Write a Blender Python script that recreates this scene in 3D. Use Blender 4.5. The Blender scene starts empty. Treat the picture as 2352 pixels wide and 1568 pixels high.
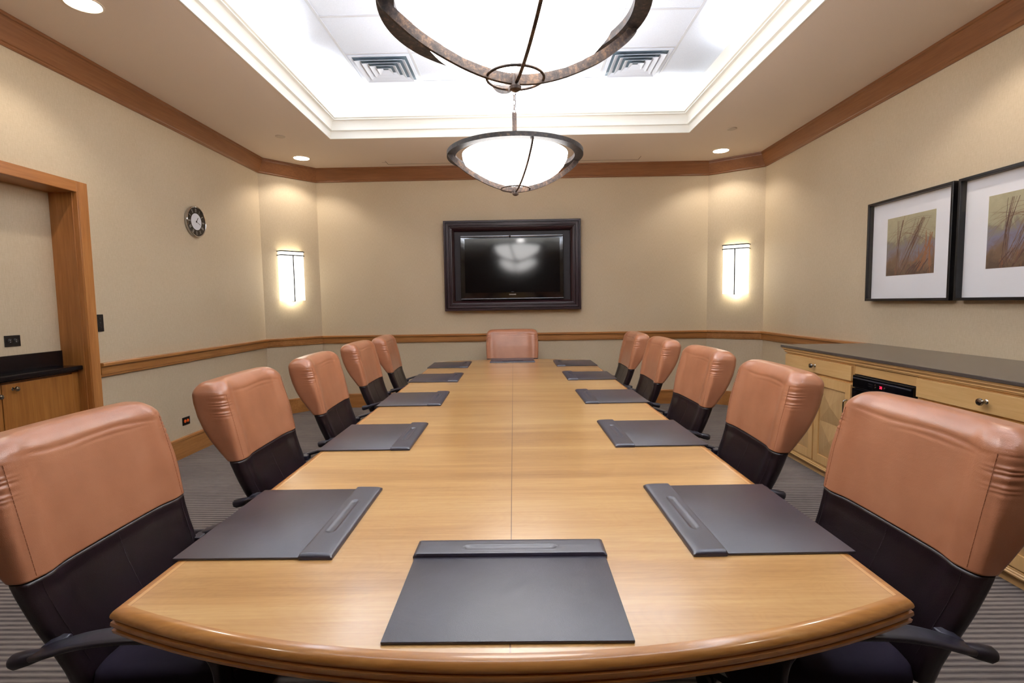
import bpy, bmesh, math, random
from mathutils import Vector, Matrix
random.seed(7)
PI = math.pi
sc = bpy.context.scene
COL = sc.collection

# ------------------------------------------------------------------ materials
def lin(c):
    def f(v):
        v /= 255.0
        return v / 12.92 if v <= 0.04045 else ((v + 0.055) / 1.055) ** 2.4
    return (f(c[0]), f(c[1]), f(c[2]), 1.0)

class NT:
    def __init__(s, name):
        s.m = bpy.data.materials.new(name); s.m.use_nodes = True
        s.t = s.m.node_tree; s.n = s.t.nodes; s.l = s.t.links
        s.b = s.n['Principled BSDF']
    def node(s, typ, **kw):
        nd = s.n.new(typ)
        for k, v in kw.items():
            if k in nd.inputs: nd.inputs[k].default_value = v
            else: setattr(nd, k, v)
        return nd
    def link(s, a, b): s.l.new(a, b)
    def coords(s, scale=(1, 1, 1), rot=(0, 0, 0)):
        tc = s.node('ShaderNodeTexCoord'); mp = s.node('ShaderNodeMapping')
        mp.inputs['Scale'].default_value = scale; mp.inputs['Rotation'].default_value = rot
        s.link(tc.outputs['Object'], mp.inputs['Vector'])
        return mp.outputs['Vector']
    def noise(s, vec, scale, detail=3.0, rough=0.5, dist=0.0):
        nd = s.node('ShaderNodeTexNoise')
        nd.inputs['Scale'].default_value = scale; nd.inputs['Detail'].default_value = detail
        nd.inputs['Roughness'].default_value = rough; nd.inputs['Distortion'].default_value = dist
        s.link(vec, nd.inputs['Vector']); return nd.outputs['Fac']
    def ramp(s, fac, stops):
        r = s.node('ShaderNodeValToRGB'); e = r.color_ramp.elements
        while len(e) < len(stops): e.new(0.5)
        for i, (p, c) in enumerate(stops):
            e[i].position = p; e[i].color = c
        s.link(fac, r.inputs['Fac']); return r.outputs['Color']
    def math(s, op, a, b=None):
        nd = s.node('ShaderNodeMath', operation=op)
        for i, v in enumerate((a, b)):
            if v is None: continue
            if isinstance(v, (int, float)): nd.inputs[i].default_value = v
            else: s.link(v, nd.inputs[i])
        return nd.outputs[0]
    def mix(s, fac, a, b, mode='MIX'):
        nd = s.node('ShaderNodeMix', data_type='RGBA', blend_type=mode)
        for sock, v in ((nd.inputs[0], fac), (nd.inputs[6], a), (nd.inputs[7], b)):
            if isinstance(v, (int, float)): sock.default_value = v
            elif isinstance(v, tuple): sock.default_value = v
            else: s.link(v, sock)
        return nd.outputs[2]
    def bump(s, h, strength=0.2, dist=0.002):
        nd = s.node('ShaderNodeBump'); nd.inputs['Strength'].default_value = strength
        nd.inputs['Distance'].default_value = dist
        s.link(h, nd.inputs['Height']); s.link(nd.outputs['Normal'], s.b.inputs['Normal'])
    def base(s, c):
        if isinstance(c, tuple): s.b.inputs['Base Color'].default_value = c
        else: s.link(c, s.b.inputs['Base Color'])
    def set(s, **kw):
        for k, v in kw.items():
            k = k.replace('_', ' ')
            s.b.inputs[k].default_value = v

M = {}
def plain(name, c, rough=0.5, metal=0.0, spec=0.5, coat=0.0):
    t = NT(name); t.base(lin(c)); t.set(Roughness=rough, Metallic=metal)
    t.b.inputs['Specular IOR Level'].default_value = spec
    if coat: t.b.inputs['Coat Weight'].default_value = coat; t.b.inputs['Coat Roughness'].default_value = .12
    # slight surface mottling so no surface is perfectly uniform
    v = t.coords()
    n = t.noise(v, 60, 3)
    r = t.node('ShaderNodeMapRange'); r.inputs['To Min'].default_value = max(0, rough - .05); r.inputs['To Max'].default_value = min(1, rough + .05)
    t.link(n, r.inputs['Value']); t.link(r.outputs[0], t.b.inputs['Roughness'])
    M[name] = t.m; return t.m
def emit(name, c, strength):
    t = NT(name); t.base(lin(c)); t.set(Roughness=.3)
    t.b.inputs['Emission Color'].default_value = lin(c); t.b.inputs['Emission Strength'].default_value = strength
    M[name] = t.m; return t.m
def wood(name, dark, mid, light, grain='X', rough=.35, scale=1.0, coat=.0, bump=.05):
    t = NT(name)
    st = {'X': (1.2, 22, 22), 'Y': (22, 1.2, 22), 'Z': (22, 22, 1.2)}[grain]
    bt = {'X': (.5, 5, 5), 'Y': (5, .5, 5), 'Z': (5, 5, .5)}[grain]
    v = t.coords(tuple(a * scale for a in st)); v2 = t.coords(tuple(a * scale for a in bt))
    n1 = t.noise(v, 3.0, 6, .6, .4); n2 = t.noise(v2, 1.3, 3, .5, .8)
    s = t.math('ADD', t.math('MULTIPLY', n1, .55), t.math('MULTIPLY', n2, .45))
    t.base(t.ramp(s, [(.30, lin(dark)), (.5, lin(mid)), (.68, lin(light))]))
    t.set(Roughness=rough)
    if coat: t.b.inputs['Coat Weight'].default_value = coat; t.b.inputs['Coat Roughness'].default_value = .1
    t.bump(n1, bump, .001)
    M[name] = t.m; return t.m

# wall covering: woven beige fabric paper with a vertical thread
t = NT('wall_fabric')
v = t.coords((330, 330, 26)); n = t.noise(v, 1.0, 4, .65)
v2 = t.coords((1, 1, .6)); n2 = t.noise(v2, 1.5, 2)
v3 = t.coords((40, 40, 260)); n3 = t.noise(v3, 1.0, 2)
s_ = t.math('ADD', t.math('MULTIPLY', n, .6), t.math('ADD', t.math('MULTIPLY', n3, .2), t.math('MULTIPLY', n2, .2)))
t.base(t.ramp(s_, [(.30, lin((186, 167, 139))), (.5, lin((199, 181, 153))), (.70, lin((210, 193, 167)))]))
t.set(Roughness=.62); t.b.inputs['Specular IOR Level'].default_value = .35
t.bump(n, .12, .001); M['wall'] = t.m
# painted ceiling
t = NT('ceiling_paint'); v = t.coords(); n = t.noise(v, 240, 2)
t.base(t.ramp(n, [(.3, lin((228, 212, 197))), (.7, lin((235, 220, 205)))])); t.set(Roughness=.8); t.bump(n, .12, .001); M['ceil'] = t.m
plain('tray_white', (248, 246, 238), .55)
t = NT('ceiling_tile'); v = t.coords(); n = t.noise(v, 160, 3, .7)
t.base(t.ramp(n, [(.3, lin((220, 228, 244))), (.7, lin((232, 240, 254)))])); t.set(Roughness=.9); t.bump(n, .3, .002); M['tile'] = t.m
plain('grid_bar', (206, 210, 220), .5)
# carpet: ribbed loop pile, stripes running across the room
t = NT('carpet')
tc = t.node('ShaderNodeTexCoord'); sp = t.node('ShaderNodeSeparateXYZ'); t.link(tc.outputs['Object'], sp.inputs[0])
vb = t.coords((3, 60, 1)); wob = t.noise(vb, 1.0, 2)
yy = t.math('ADD', sp.outputs['Y'], t.math('MULTIPLY', wob, .006))
w = t.math('SINE', t.math('MULTIPLY', yy, 2 * PI / .034))
v = t.coords((14, 200, 1)); n = t.noise(v, 1.0, 4, .7)
vl = t.coords((.9, 2.2, 1), (0, 0, .6)); nl = t.noise(vl, 1.6, 4, .6)
h = t.math('ADD', t.math('MULTIPLY', w, .24), t.math('ADD', t.math('MULTIPLY', n, .6), t.math('MULTIPLY', nl, .35)))
t.base(t.ramp(h, [(.18, lin((66, 60, 59))), (.48, lin((112, 103, 98))), (.8, lin((142, 133, 126)))]))
t.set(Roughness=.95); t.b.inputs['Specular IOR Level'].default_value = .15
t.bump(h, .6, .006); M['carpet'] = t.m

wood('crown_wood', (118, 74, 42), (134, 87, 52), (148, 99, 61), 'X', .38)
wood('crown_wood_y', (118, 74, 42), (134, 87, 52), (148, 99, 61), 'Y', .38)
wood('rail_wood', (136, 86, 40), (160, 106, 54), (180, 126, 70), 'X', .38)
wood('rail_wood_y', (136, 86, 40), (160, 106, 54), (180, 126, 70), 'Y', .38)
wood('door_wood', (142, 88, 44), (166, 108, 56), (186, 128, 72), 'Z', .30)
wood('door_wood_y', (142, 88, 44), (166, 108, 56), (186, 128, 72), 'Y', .30)
wood('niche_wood', (124, 76, 32), (150, 96, 44), (170, 116, 58), 'Z', .32)
wood('maple', (204, 158, 98), (214, 170, 110), (222, 182, 124), 'Z', .35)
wood('maple_y', (204, 158, 98), (214, 170, 110), (222, 182, 124), 'Y', .35)
wood('maple_panel', (180, 142, 94), (192, 154, 104), (202, 166, 116), 'Z', .4)

# table top: honey cherry veneer, grain across the table, joint lines between leaves
t = NT('table_top')
v = t.coords((1.3, 26, 1)); n1 = t.noise(v, 3.2, 8, .66, .5)
vb = t.coords((.35, 3.2, 1)); n2 = t.noise(vb, 1.6, 3, .55, .6)
vf = t.coords((.9, 1.6, 1)); n3 = t.noise(vf, 2.4, 2, .5, 2.5)
rings = t.math('ABSOLUTE', t.math('SINE', t.math('MULTIPLY', n3, 34)))
s_ = t.math('ADD', t.math('MULTIPLY', n1, .36), t.math('ADD', t.math('MULTIPLY', n2, .62), t.math('MULTIPLY', rings, .025)))
c = t.ramp(s_, [(.33, lin((164, 115, 60))), (.5, lin((190, 143, 84))), (.66, lin((208, 166, 106)))])
tc = t.node('ShaderNodeTexCoord'); sp = t.node('ShaderNodeSeparateXYZ'); t.link(tc.outputs['Object'], sp.inputs[0])
ax = t.math('ABSOLUTE', sp.outputs['X'])
band = t.math('GREATER_THAN', ax, .925)
c = t.mix(t.math('MULTIPLY', band, .55), c, lin((226, 172, 108)))
l1 = t.math('LESS_THAN', t.math('ABSOLUTE', t.math('SUBTRACT', ax, .925)), .0011)
c = t.mix(t.math('MULTIPLY', l1, .6), c, lin((150, 92, 44)))
l2 = t.math('LESS_THAN', ax, .0017)
c = t.mix(t.math('MULTIPLY', l2, .75), c, lin((96, 54, 24)))
for y0 in (-.765, .91):
    l3 = t.math('LESS_THAN', t.math('ABSOLUTE', t.math('SUBTRACT', sp.outputs['Y'], y0)), .0022)
    c = t.mix(t.math('MULTIPLY', l3, .6), c, lin((240, 206, 150)))
t.base(c); t.set(Roughness=.30)
t.b.inputs['Coat Weight'].default_value = 1.0; t.b.inputs['Coat IOR'].default_value = 1.8; t.b.inputs['Coat Roughness'].default_value = .2
t.bump(n1, .04, .001); M['table_top'] = t.m
wood('table_edge', (144, 92, 42), (172, 116, 56), (194, 140, 76), 'X', .28, coat=.6)
wood('table_base', (110, 66, 32), (130, 82, 42), (150, 98, 54), 'Z', .4)

def leather(name, dark, mid, light, rough, pore=420, strength=.25):
    t = NT(name); v = t.coords()
    n = t.noise(v, pore, 3, .6); nb = t.noise(v, 4.5, 3, .5)
    vo = t.node('ShaderNodeTexVoronoi'); vo.inputs['Scale'].default_value = pore; t.link(v, vo.inputs['Vector'])
    t.base(t.ramp(nb, [(.3, lin(dark)), (.5, lin(mid)), (.7, lin(light))]))
    t.set(Roughness=rough)
    vw = t.coords((6, 6, 22)); nw = t.noise(vw, 1.2, 3, .6, 1.2)
    h = t.math('ADD', t.math('MULTIPLY', vo.outputs['Distance'], .3), t.math('MULTIPLY', nw, 1.2))
    t.bump(h, strength, .0022)
    if 'tan' in name: t.b.inputs['Coat Weight'].default_value = .25; t.b.inputs['Coat Roughness'].default_value = .3
    if 'pad' in name: t.b.inputs['Specular IOR Level'].default_value = .85
    M[name] = t.m; return t.m
leather('tan_leather', (153, 98, 68), (164, 107, 76), (174, 117, 85), .33)
leather('brown_leather', (17, 8, 12), (23, 12, 17), (29, 17, 22), .31)
leather('pad_leather', (30, 26, 37), (36, 32, 44), (43, 39, 51), .36, 900, .35)
leather('pad_strip', (31, 29, 42), (37, 35, 49), (44, 42, 57), .36, 900, .2)
plain('tan_thread', (146, 90, 60), .7)
plain('dark_thread', (40, 28, 31), .7)
plain('seat_fabric', (24, 16, 30), .85, spec=.2)
plain('black_plastic', (22, 19, 30), .42)
plain('dark_metal', (40, 38, 42), .3, .9)
plain('chrome', (205, 205, 205), .14, 1.0)
plain('nickel', (170, 166, 160), .2, 1.0)
plain('black_frame', (14, 13, 16), .32)
plain('mat_board', (250, 250, 255), .8)
plain('tv_frame_wood', (36, 15, 18), .36, spec=.3)
plain('front_wall_panel', (78, 56, 42), .6)
plain('tv_backing', (22, 12, 16), .5, spec=.3)
plain('tv_gloss', (9, 8, 10), .12)
plain('tv_silver', (150, 156, 166), .25, .8)
t = NT('tv_screen'); t.base(lin((5, 4, 5))); t.set(Roughness=.095); t.b.inputs['Specular IOR Level'].default_value = .5; M['tv_screen'] = t.m
plain('lettering', (225, 225, 225), .5)
plain('black_plate', (12, 10, 12), .35)
plain('black_slot', (40, 38, 40), .4)
plain('orange_receptacle', (235, 96, 30), .45)
plain('black_glass', (10, 9, 12), .10)
plain('clock_face', (12, 10, 11), .6, spec=.2)
plain('clock_centre', (236, 240, 250), .5)
plain('clock_mark', (215, 210, 206), .5)
plain('detector_white', (205, 190, 174), .6)
plain('downlight_trim', (228, 214, 196), .5)
plain('vent_white', (230, 238, 252), .5)
plain('vent_shade', (84, 100, 112), .7)
plain('ceiling_seam', (150, 130, 112), .8)
emit('bowl_glass', (254, 252, 250), 7.2)
emit('sconce_glass', (255, 252, 238), 2.1)
emit('lamp_lens', (255, 246, 230), 14.0)
emit('led_red', (255, 30, 60), 2.2)
# granite
t = NT('granite'); v = t.coords(); vo = t.noise(v, 420, 3, .8)
t.base(t.ramp(vo, [(.5, lin((14, 12, 15))), (.66, lin((24, 22, 25))), (.72, lin((92, 88, 90)))])); t.set(Roughness=.22); M['granite'] = t.m
# buffet granite, honed: mottled grey brown
t = NT('granite_honed'); v = t.coords(); n = t.noise(v, 380, 3, .8)
t.base(t.ramp(n, [(.35, lin((58, 52, 48))), (.6, lin((90, 80, 73))), (.75, lin((126, 115, 106)))])); t.set(Roughness=.22); t.b.inputs['Specular IOR Level'].default_value = .8; M['granite_honed'] = t.m
# rusted iron of the pendants
t = NT('rust_iron'); v = t.coords(); n = t.noise(v, 55, 5, .7); nb = t.noise(v, 7, 3)
s_ = t.math('ADD', t.math('MULTIPLY', n, .65), t.math('MULTIPLY', nb, .35))
t.base(t.ramp(s_, [(.38, lin((34, 29, 29))), (.5, lin((62, 50, 45))), (.62, lin((104, 80, 62)))])); t.set(Roughness=.55, Metallic=.35); t.bump(n, .3, .002); M['iron'] = t.m
t = NT('rust_iron_dark'); v = t.coords(); n = t.noise(v, 40, 5, .7)
t.base(t.ramp(n, [(.40, lin((26, 22, 22))), (.55, lin((46, 38, 35))), (.70, lin((92, 72, 56)))])); t.set(Roughness=.5, Metallic=.35); t.bump(n, .3, .002); M['iron_dark'] = t.m
# framed print: washed abstract landscape
def print_mat(name, blue):
    t = NT(name); tc = t.node('ShaderNodeTexCoord'); sp = t.node('ShaderNodeSeparateXYZ'); t.link(tc.outputs['Object'], sp.inputs[0])
    v = t.coords((6, 6, 6)); n = t.noise(v, 1.2, 6, .65, .6); nf = t.noise(v, 5, 5, .7, 1.0)
    zz = t.math('ADD', t.math('MULTIPLY', sp.outputs['Z'], 2.0), t.math('ADD', t.math('MULTIPLY', n, .9), .05))
    c = t.ramp(zz, [(.0, lin((84, 62, 50))), (.2, lin((128, 98, 74))), (.42, lin(blue)), (.58, lin((150, 142, 124))), (.66, lin((184, 178, 146))), (1.0, lin((196, 190, 156)))])
    c2 = t.mix(t.math('MULTIPLY', nf, .45), c, lin((140, 118, 92)))
    vs = t.coords((1, 9, 1.3), (.5, 0, 0)); ns = t.noise(vs, 3, 5, .7, .8)
    side = t.math('MULTIPLY', t.math('GREATER_THAN', ns, .58), .7)
    low = t.math('LESS_THAN', t.math('ADD', sp.outputs['Z'], t.math('MULTIPLY', sp.outputs['Y'], .8)), -.06)
    c3 = t.mix(t.math('MULTIPLY', side, low), c2, lin((150, 98, 64)))
    t.base(c3); t.set(Roughness=.6); M[name] = t.m
print_mat('print_paint', (140, 136, 150)); print_mat('print_paint_blue', (134, 134, 164))
plain('stroke_brown', (130, 96, 76), .7); plain('stroke_dark', (100, 74, 64), .7); plain('stroke_orange', (160, 108, 72), .7)
# picture glass
t = NT('picture_glass'); t.n.remove(t.b)
gl = t.node('ShaderNodeBsdfGlossy'); gl.inputs['Roughness'].default_value = .03
lw = t.node('ShaderNodeLayerWeight'); pw = t.math('POWER', lw.outputs['Facing'], 5.0); fac = t.math('ADD', t.math('MULTIPLY', pw, .8), .02)
tr = t.node('ShaderNodeBsdfTransparent'); mx = t.node('ShaderNodeMixShader')
t.link(fac, mx.inputs[0]); t.link(tr.outputs[0], mx.inputs[1]); t.link(gl.outputs[0], mx.inputs[2])
t.link(mx.outputs[0], t.n['Material Output'].inputs['Surface']); M['glass'] = t.m

# ------------------------------------------------------------------ mesh helpers
def obj(name, bm, mats, parent=None, loc=None, rot=None, smooth=None, recalc=True):
    if recalc: bmesh.ops.recalc_face_normals(bm, faces=bm.faces[:])
    me = bpy.data.meshes.new(name); bm.to_mesh(me); bm.free()
    for m in (mats if isinstance(mats, (list, tuple)) else [mats]):
        me.materials.append(M[m])
    if smooth is not None:
        for p in me.polygons: p.use_smooth = True
        if smooth < 180:
            me.set_sharp_from_angle(angle=math.radians(smooth))
    o = bpy.data.objects.new(name, me); COL.objects.link(o)
    if parent: o.parent = parent
    if loc: o.location = loc
    if rot: o.rotation_euler = rot
    return o
def thing(name, label, cat, loc=(0, 0, 0), rz=0.0, group=None):
    o = bpy.data.objects.new(name, None); COL.objects.link(o)
    o.empty_display_size = .1
    o.location = loc; o.rotation_euler = (0, 0, rz)
    o['label'] = label; o['category'] = cat
    if group: o['group'] = group
    return o
def tag(o, label, cat, group=None):
    o['label'] = label; o['category'] = cat
    if group: o['group'] = group
    return o
def struct(o):
    o['kind'] = 'structure'; return o
def box(bm, x0, x1, y0, y1, z0, z1, bev=0.0, seg=2, mi=0):
    vs = [bm.verts.new((x, y, z)) for x in (x0, x1) for y in (y0, y1) for z in (z0, z1)]
    f = [(0, 1, 3, 2), (4, 6, 7, 5), (0, 4, 5, 1), (2, 3, 7, 6), (0, 2, 6, 4), (1, 5, 7, 3)]
    fs = [bm.faces.new([vs[i] for i in q]) for q in f]
    for q in fs: q.material_index = mi
    if bev:
        es = set(e for q in fs for e in q.edges)
        r = bmesh.ops.bevel(bm, geom=list(es), offset=bev, segments=seg, profile=.5, affect='EDGES')
        for q in r['faces']: q.material_index = mi
def BM(): return bmesh.new()
def bx(*a, **k):
    bm = BM(); box(bm, *a, **k); return bm
def rings(bm, loops, cap0=True, cap1=True, close=True, mi=0):
    R = [[bm.verts.new(p) for p in l] for l in loops]
    n = len(R[0])
    for a, b in zip(R, R[1:]):
        for i in range(n if close else n - 1):
            j = (i + 1) % n
            q = bm.faces.new((a[i], a[j], b[j], b[i])); q.material_index = mi
    if cap0 and close: bm.faces.new(R[0][::-1]).material_index = mi
    if cap1 and close: bm.faces.new(R[-1]).material_index = mi
    return R
def lathe(bm, prof, n=48, center=(0, 0, 0), axis='Z', mi=0, cap0=True, cap1=True):
    loops = []
    for r, z in prof:
        l = []
        for i in range(n):
            a = 2 * PI * i / n
            p = (r * math.cos(a), r * math.sin(a), z)
            if axis == 'X': p = (p[2], p[0], p[1])
            if axis == 'Y': p = (p[0], p[2], p[1])
            l.append(tuple(p[k] + center[k] for k in range(3)))
        loops.append(l)
    rings(bm, loops, cap0, cap1, mi=mi)
def tube(bm, pts, r, n=10, closed=False, mi=0, flat=1.0):
    pts = [Vector(p) for p in pts]; loops = []
    prev = None
    for i, p in enumerate(pts):
        if closed: d = pts[(i + 1) % len(pts)] - pts[i - 1]
        else: d = pts[min(i + 1, len(pts) - 1)] - pts[max(i - 1, 0)]
        d.normalize()
        if prev is None:
            up = Vector((0, 0, 1)) if abs(d.z) < .9 else Vector((1, 0, 0))
            u = d.cross(up).normalized()
        else:
            u = (prev - d * prev.dot(d)).normalized()
        prev = u; w = d.cross(u)
        rr = r[i] if isinstance(r, (list, tuple)) else r
        loops.append([tuple(p + u * (rr * math.cos(2 * PI * k / n)) + w * (rr * flat * math.sin(2 * PI * k / n))) for k in range(n)])
    if closed:
        loops.append(loops[0])
        R = [[bm.verts.new(q) for q in l] for l in loops[:-1]]; R.append(R[0])
        for a, b in zip(R, R[1:]):
            for i in range(n):
                bm.faces.new((a[i], a[(i + 1) % n], b[(i + 1) % n], b[i])).material_index = mi
    else: rings(bm, loops, mi=mi)
def offset_pts(path, d, closed):
    # offset to the right of travel direction, mitred
    out = []; n = len(path)
    for i in range(n):
        p = Vector(path[i][:2])
        a = Vector(path[i - 1][:2]) if (i > 0 or closed) else None
        b = Vector(path[(i + 1) % n][:2]) if (i < n - 1 or closed) else None
        ns = []
        if a is not None: e = (p - a).normalized(); ns.append(Vector((e.y, -e.x)))
        if b is not None: e = (b - p).normalized(); ns.append(Vector((e.y, -e.x)))
        if len(ns) == 2: m = (ns[0] + ns[1]) / (1 + ns[0].dot(ns[1]))
        else: m = ns[0]
        out.append(p + m * d)
    return out
def sweep_segments(path, prof, names, mats, closed=False):
    # prof: list of (offset into room, z) closed section; one mesh object per path segment
    offs = [offset_pts(path, d, closed) for d, z in prof]
    n = len(path)
    for i in range(n if closed else n - 1):
        j = (i + 1) % n
        if not names[i]: continue
        bm = BM()
        la = [(offs[k][i].x, offs[k][i].y, prof[k][1]) for k in range(len(prof))]
        lb = [(offs[k][j].x, offs[k][j].y, prof[k][1]) for k in range(len(prof))]
        rings(bm, [la, lb])
        dx = abs(path[j][0] - path[i][0]); dy = abs(path[j][1] - path[i][1])
        struct(obj(names[i], bm, mats[0] if dx > dy else mats[1]))
def text_bm(bm, s, size, mat4, depth=.0006, mi=0, align='CENTER'):
    cu = bpy.data.curves.new('glyphs', 'FONT'); cu.body = s; cu.size = size; cu.extrude = depth
    cu.align_x = align; cu.align_y = 'CENTER'; cu.resolution_u = 4
    o = bpy.data.objects.new('glyphs', cu); COL.objects.link(o)
    dg = bpy.context.evaluated_depsgraph_get(); me = bpy.data.meshes.new_from_object(o.evaluated_get(dg))
    n0 = len(bm.verts); f0 = len(bm.faces)
    bm.from_mesh(me); bm.verts.ensure_lookup_table(); bm.faces.ensure_lookup_table()
    for v_ in bm.verts[n0:]: v_.co = mat4 @ v_.co
    for f_ in bm.faces[f0:]: f_.material_index = mi
    bpy.data.objects.remove(o); bpy.data.curves.remove(cu); bpy.data.meshes.remove(me)
def copy_tree(o, parent=None):
    c = o.copy(); COL.objects.link(c)
    if parent: c.parent = parent
    for ch in list(o.children): copy_tree(ch, c)
    return c

# ------------------------------------------------------------------ room numbers (metres)
DZ = .035
WL, WR, YB, YF = -3.34, 3.26, 7.30, -1.0
CL, CB1 = (WL, 6.70), (-2.82, YB)
CB2, CR = (2.665, YB), (WR, 6.88)
CZ = 3.375          # soffit
UZ = 3.835          # tray top
TZ = .7523          # table top

# floor, walls
struct(obj('floor', bx(-4.2, 3.6, -1.3, 7.7, -.05, 0), 'carpet'))
def wall_quad(name, a, b, z0=0.0, z1=CZ + .6, th=.08):
    a = Vector(a); b = Vector(b); d = (b - a).normalized(); n = Vector((-d.y, d.x))   # outward = left of travel
    bm = BM()
    pts = [a, b, b + n * th, a + n * th]
    rings(bm, [[(p.x, p.y, z0) for p in pts], [(p.x, p.y, z1) for p in pts]])
    return struct(obj(name, bm, 'wall'))
NY0, NY1, NZ = 1.90, 3.888, 2.356       # niche opening
bm = BM()
box(bm, WL - .08, WL, YF, NY0, 0, 3.97); box(bm, WL - .08, WL, NY1, 6.70, 0, 3.97); box(bm, WL - .08, WL, NY0, NY1, NZ, 3.97)
struct(obj('wall_left', bm, 'wall'))
wall_quad('wall_back_left', CL, CB1); wall_quad('wall_back', CB1, CB2); wall_quad('wall_back_right', CB2, CR)
wall_quad('wall_right', CR, (WR, YF)); wall_quad('wall_front', (WR, YF), (WL, YF)).data.materials[0] = M['front_wall_panel']
NX = -3.535
struct(obj('wall_niche', bx(NX - .06, NX, NY0 - .1, NY1 + .1, 0, 2.6), 'wall'))

# soffit ceiling with the tray opening
room = [CL, CB1, CB2, CR, (WR, YF), (WL, YF)]
tray = [(-2.127, 5.985), (1.972, 6.01), (2.02, .45), (-2.02, .45)]
bm = BM()
outer = [bm.verts.new((x, y, CZ)) for x, y in room]; inner = [bm.verts.new((x, y, CZ)) for x, y in tray]
for q in ((0, 1, 'i0'), (1, 2, 'i1', 'i0'), (2, 3, 'i1'), (3, 4, 'i2', 'i1'), (4, 5, 'i3', 'i2'), (5, 0, 'i0', 'i3')):
    bm.faces.new([outer[k] if isinstance(k, int) else inner[int(k[1])] for k in q])
r = bmesh.ops.extrude_face_region(bm, geom=bm.faces[:])
for v_ in [g for g in r['geom'] if isinstance(g, bmesh.types.BMVert)]: v_.co.z += .03
struct(obj('ceiling', bm, 'ceil'))
# tray: painted step moulding, upper sides, tiled top
def ring_strip(name, prof, path, mat, closed_prof=True):
    offs = [offset_pts(path, d, True) for d, z in prof]
    bm = BM(); n = len(path); k = len(prof)
    V = [[bm.verts.new((offs[a][i].x, offs[a][i].y, prof[a][1])) for a in range(k)] for i in range(n)]
    for i in range(n):
        j = (i + 1) % n
        for a in range(k if closed_prof else k - 1):
            b = (a + 1) % k
            bm.faces.new((V[i][a], V[j][a], V[j][b], V[i][b]))
    return struct(obj(name, bm, mat))
cove = [(-.004, CZ - .003), (.006, CZ - .003), (.008, CZ + .076), (.010, CZ + .080), (.036, CZ + .082), (.036, CZ + .090)]
cove += [(.036 + .024 * (1 - math.cos(a * PI / 12)), CZ + .092 + .088 * math.sin(a * PI / 12)) for a in range(0, 7)]
cove += [(.082, CZ + .183), (.082, CZ + .192), (.074, CZ + .195), (.074, CZ + .199), (.092, CZ + .203), (.094, CZ + .230), (.076, CZ + .236), (.012, CZ + .11), (-.004, CZ + .03)]
ring_strip('trim_1', cove, tray, 'tray_white')
ring_strip('wall_tray', [(-.002, CZ + .008), (-.002, UZ + .02), (-.05, UZ + .02), (-.05, CZ + .008)], tray, 'tray_white')
struct(obj('ceiling_upper', bx(-2.3, 2.2, .3, 6.15, UZ, UZ + .04), 'tile'))
bm = BM()
for k in range(6):
    x = -1.61 + .624 * k; box(bm, x - .012, x + .012, .6, 5.62, UZ - .006, UZ, .0)
for k in range(9):
    y = 4.36 + .63 * (2 - k); box(bm, -1.622, 1.522, y - .012, y + .012, UZ - .0055, UZ, .0)
struct(obj('trim_2', bm, 'grid_bar'))

# crown, chair rail, baseboard
crown = [(0, 3.196), (.012, 3.196), (.018, 3.204), (.018, 3.214), (.026, 3.220), (.078, 3.338), (.080, 3.352), (.092, 3.356), (.094, CZ - .001), (0, CZ - .001)]
loop = [CL, CB1, CB2, CR, (WR, YF), (WL, YF)]
sweep_segments(loop, crown, ['trim_3', 'trim_4', 'trim_5', 'trim_6', 'trim_7', 'trim_8'], ('crown_wood', 'crown_wood_y'), True)
rail = [(0, .932), (.014, .932), (.020, .938), (.020, .950), (.026, .954), (.026, 1.012), (.030, 1.016), (.042, 1.018), (.046, 1.024), (.046, 1.042), (.042, 1.046), (0, 1.046)]
bsb = [(0, 0), (.018, 0), (.018, .172), (.022, .176), (.022, .196), (.016, .203), (0, .203)]
p1 = [(WL, NY1 + .103), CL, CB1, CB2, CR, (WR, 4.80)]
p2 = [(WR, 2.10), (WR, YF), (WL, YF), (WL, NY0 - .103)]
sweep_segments(p1, rail, ['trim_9', 'trim_10', 'trim_11', 'trim_12', 'trim_13'], ('rail_wood', 'rail_wood_y'))
sweep_segments(p2, rail, ['trim_14', 'trim_15', 'trim_16'], ('rail_wood', 'rail_wood_y'))
sweep_segments(p1, bsb, ['baseboard_left', 'baseboard_back_left', 'baseboard_back', 'baseboard_back_right', 'baseboard_right'], ('rail_wood', 'rail_wood_y'))
sweep_segments(p2, bsb, ['baseboard_right_near', 'baseboard_front', 'baseboard_left_near'], ('rail_wood', 'rail_wood_y'))

# niche opening trim and jambs
bm = BM()
box(bm, WL, WL + .024, NY1, NY1 + .1, 0, NZ + .083, .004); box(bm, WL, WL + .024, NY0 - .1, NY0, 0, NZ + .083, .004)
box(bm, WL + .024, WL + .030, NY1 + .004, NY1 + .018, 0, NZ + .01, .002)
struct(obj('trim_17', bm, 'door_wood'))
struct(obj('trim_18', bx(WL, WL + .0235, NY0 - .0, NY1 + .0, NZ, NZ + .083, .004), 'door_wood_y'))
bm = BM(); box(bm, NX, WL + .004, NY1 - .0005, NY1 + .02, 0, NZ); box(bm, NX, WL + .004, NY0 - .02, NY0 + .0005, 0, NZ)
box(bm, WL - .022, WL - .012, NY1 - .006, NY1, 0, NZ, .002)
struct(obj('trim_19', bm, 'door_wood'))
struct(obj('trim_20', bx(NX, WL + .004, NY0, NY1, NZ - .0005, NZ + .02), 'door_wood_y'))

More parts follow.
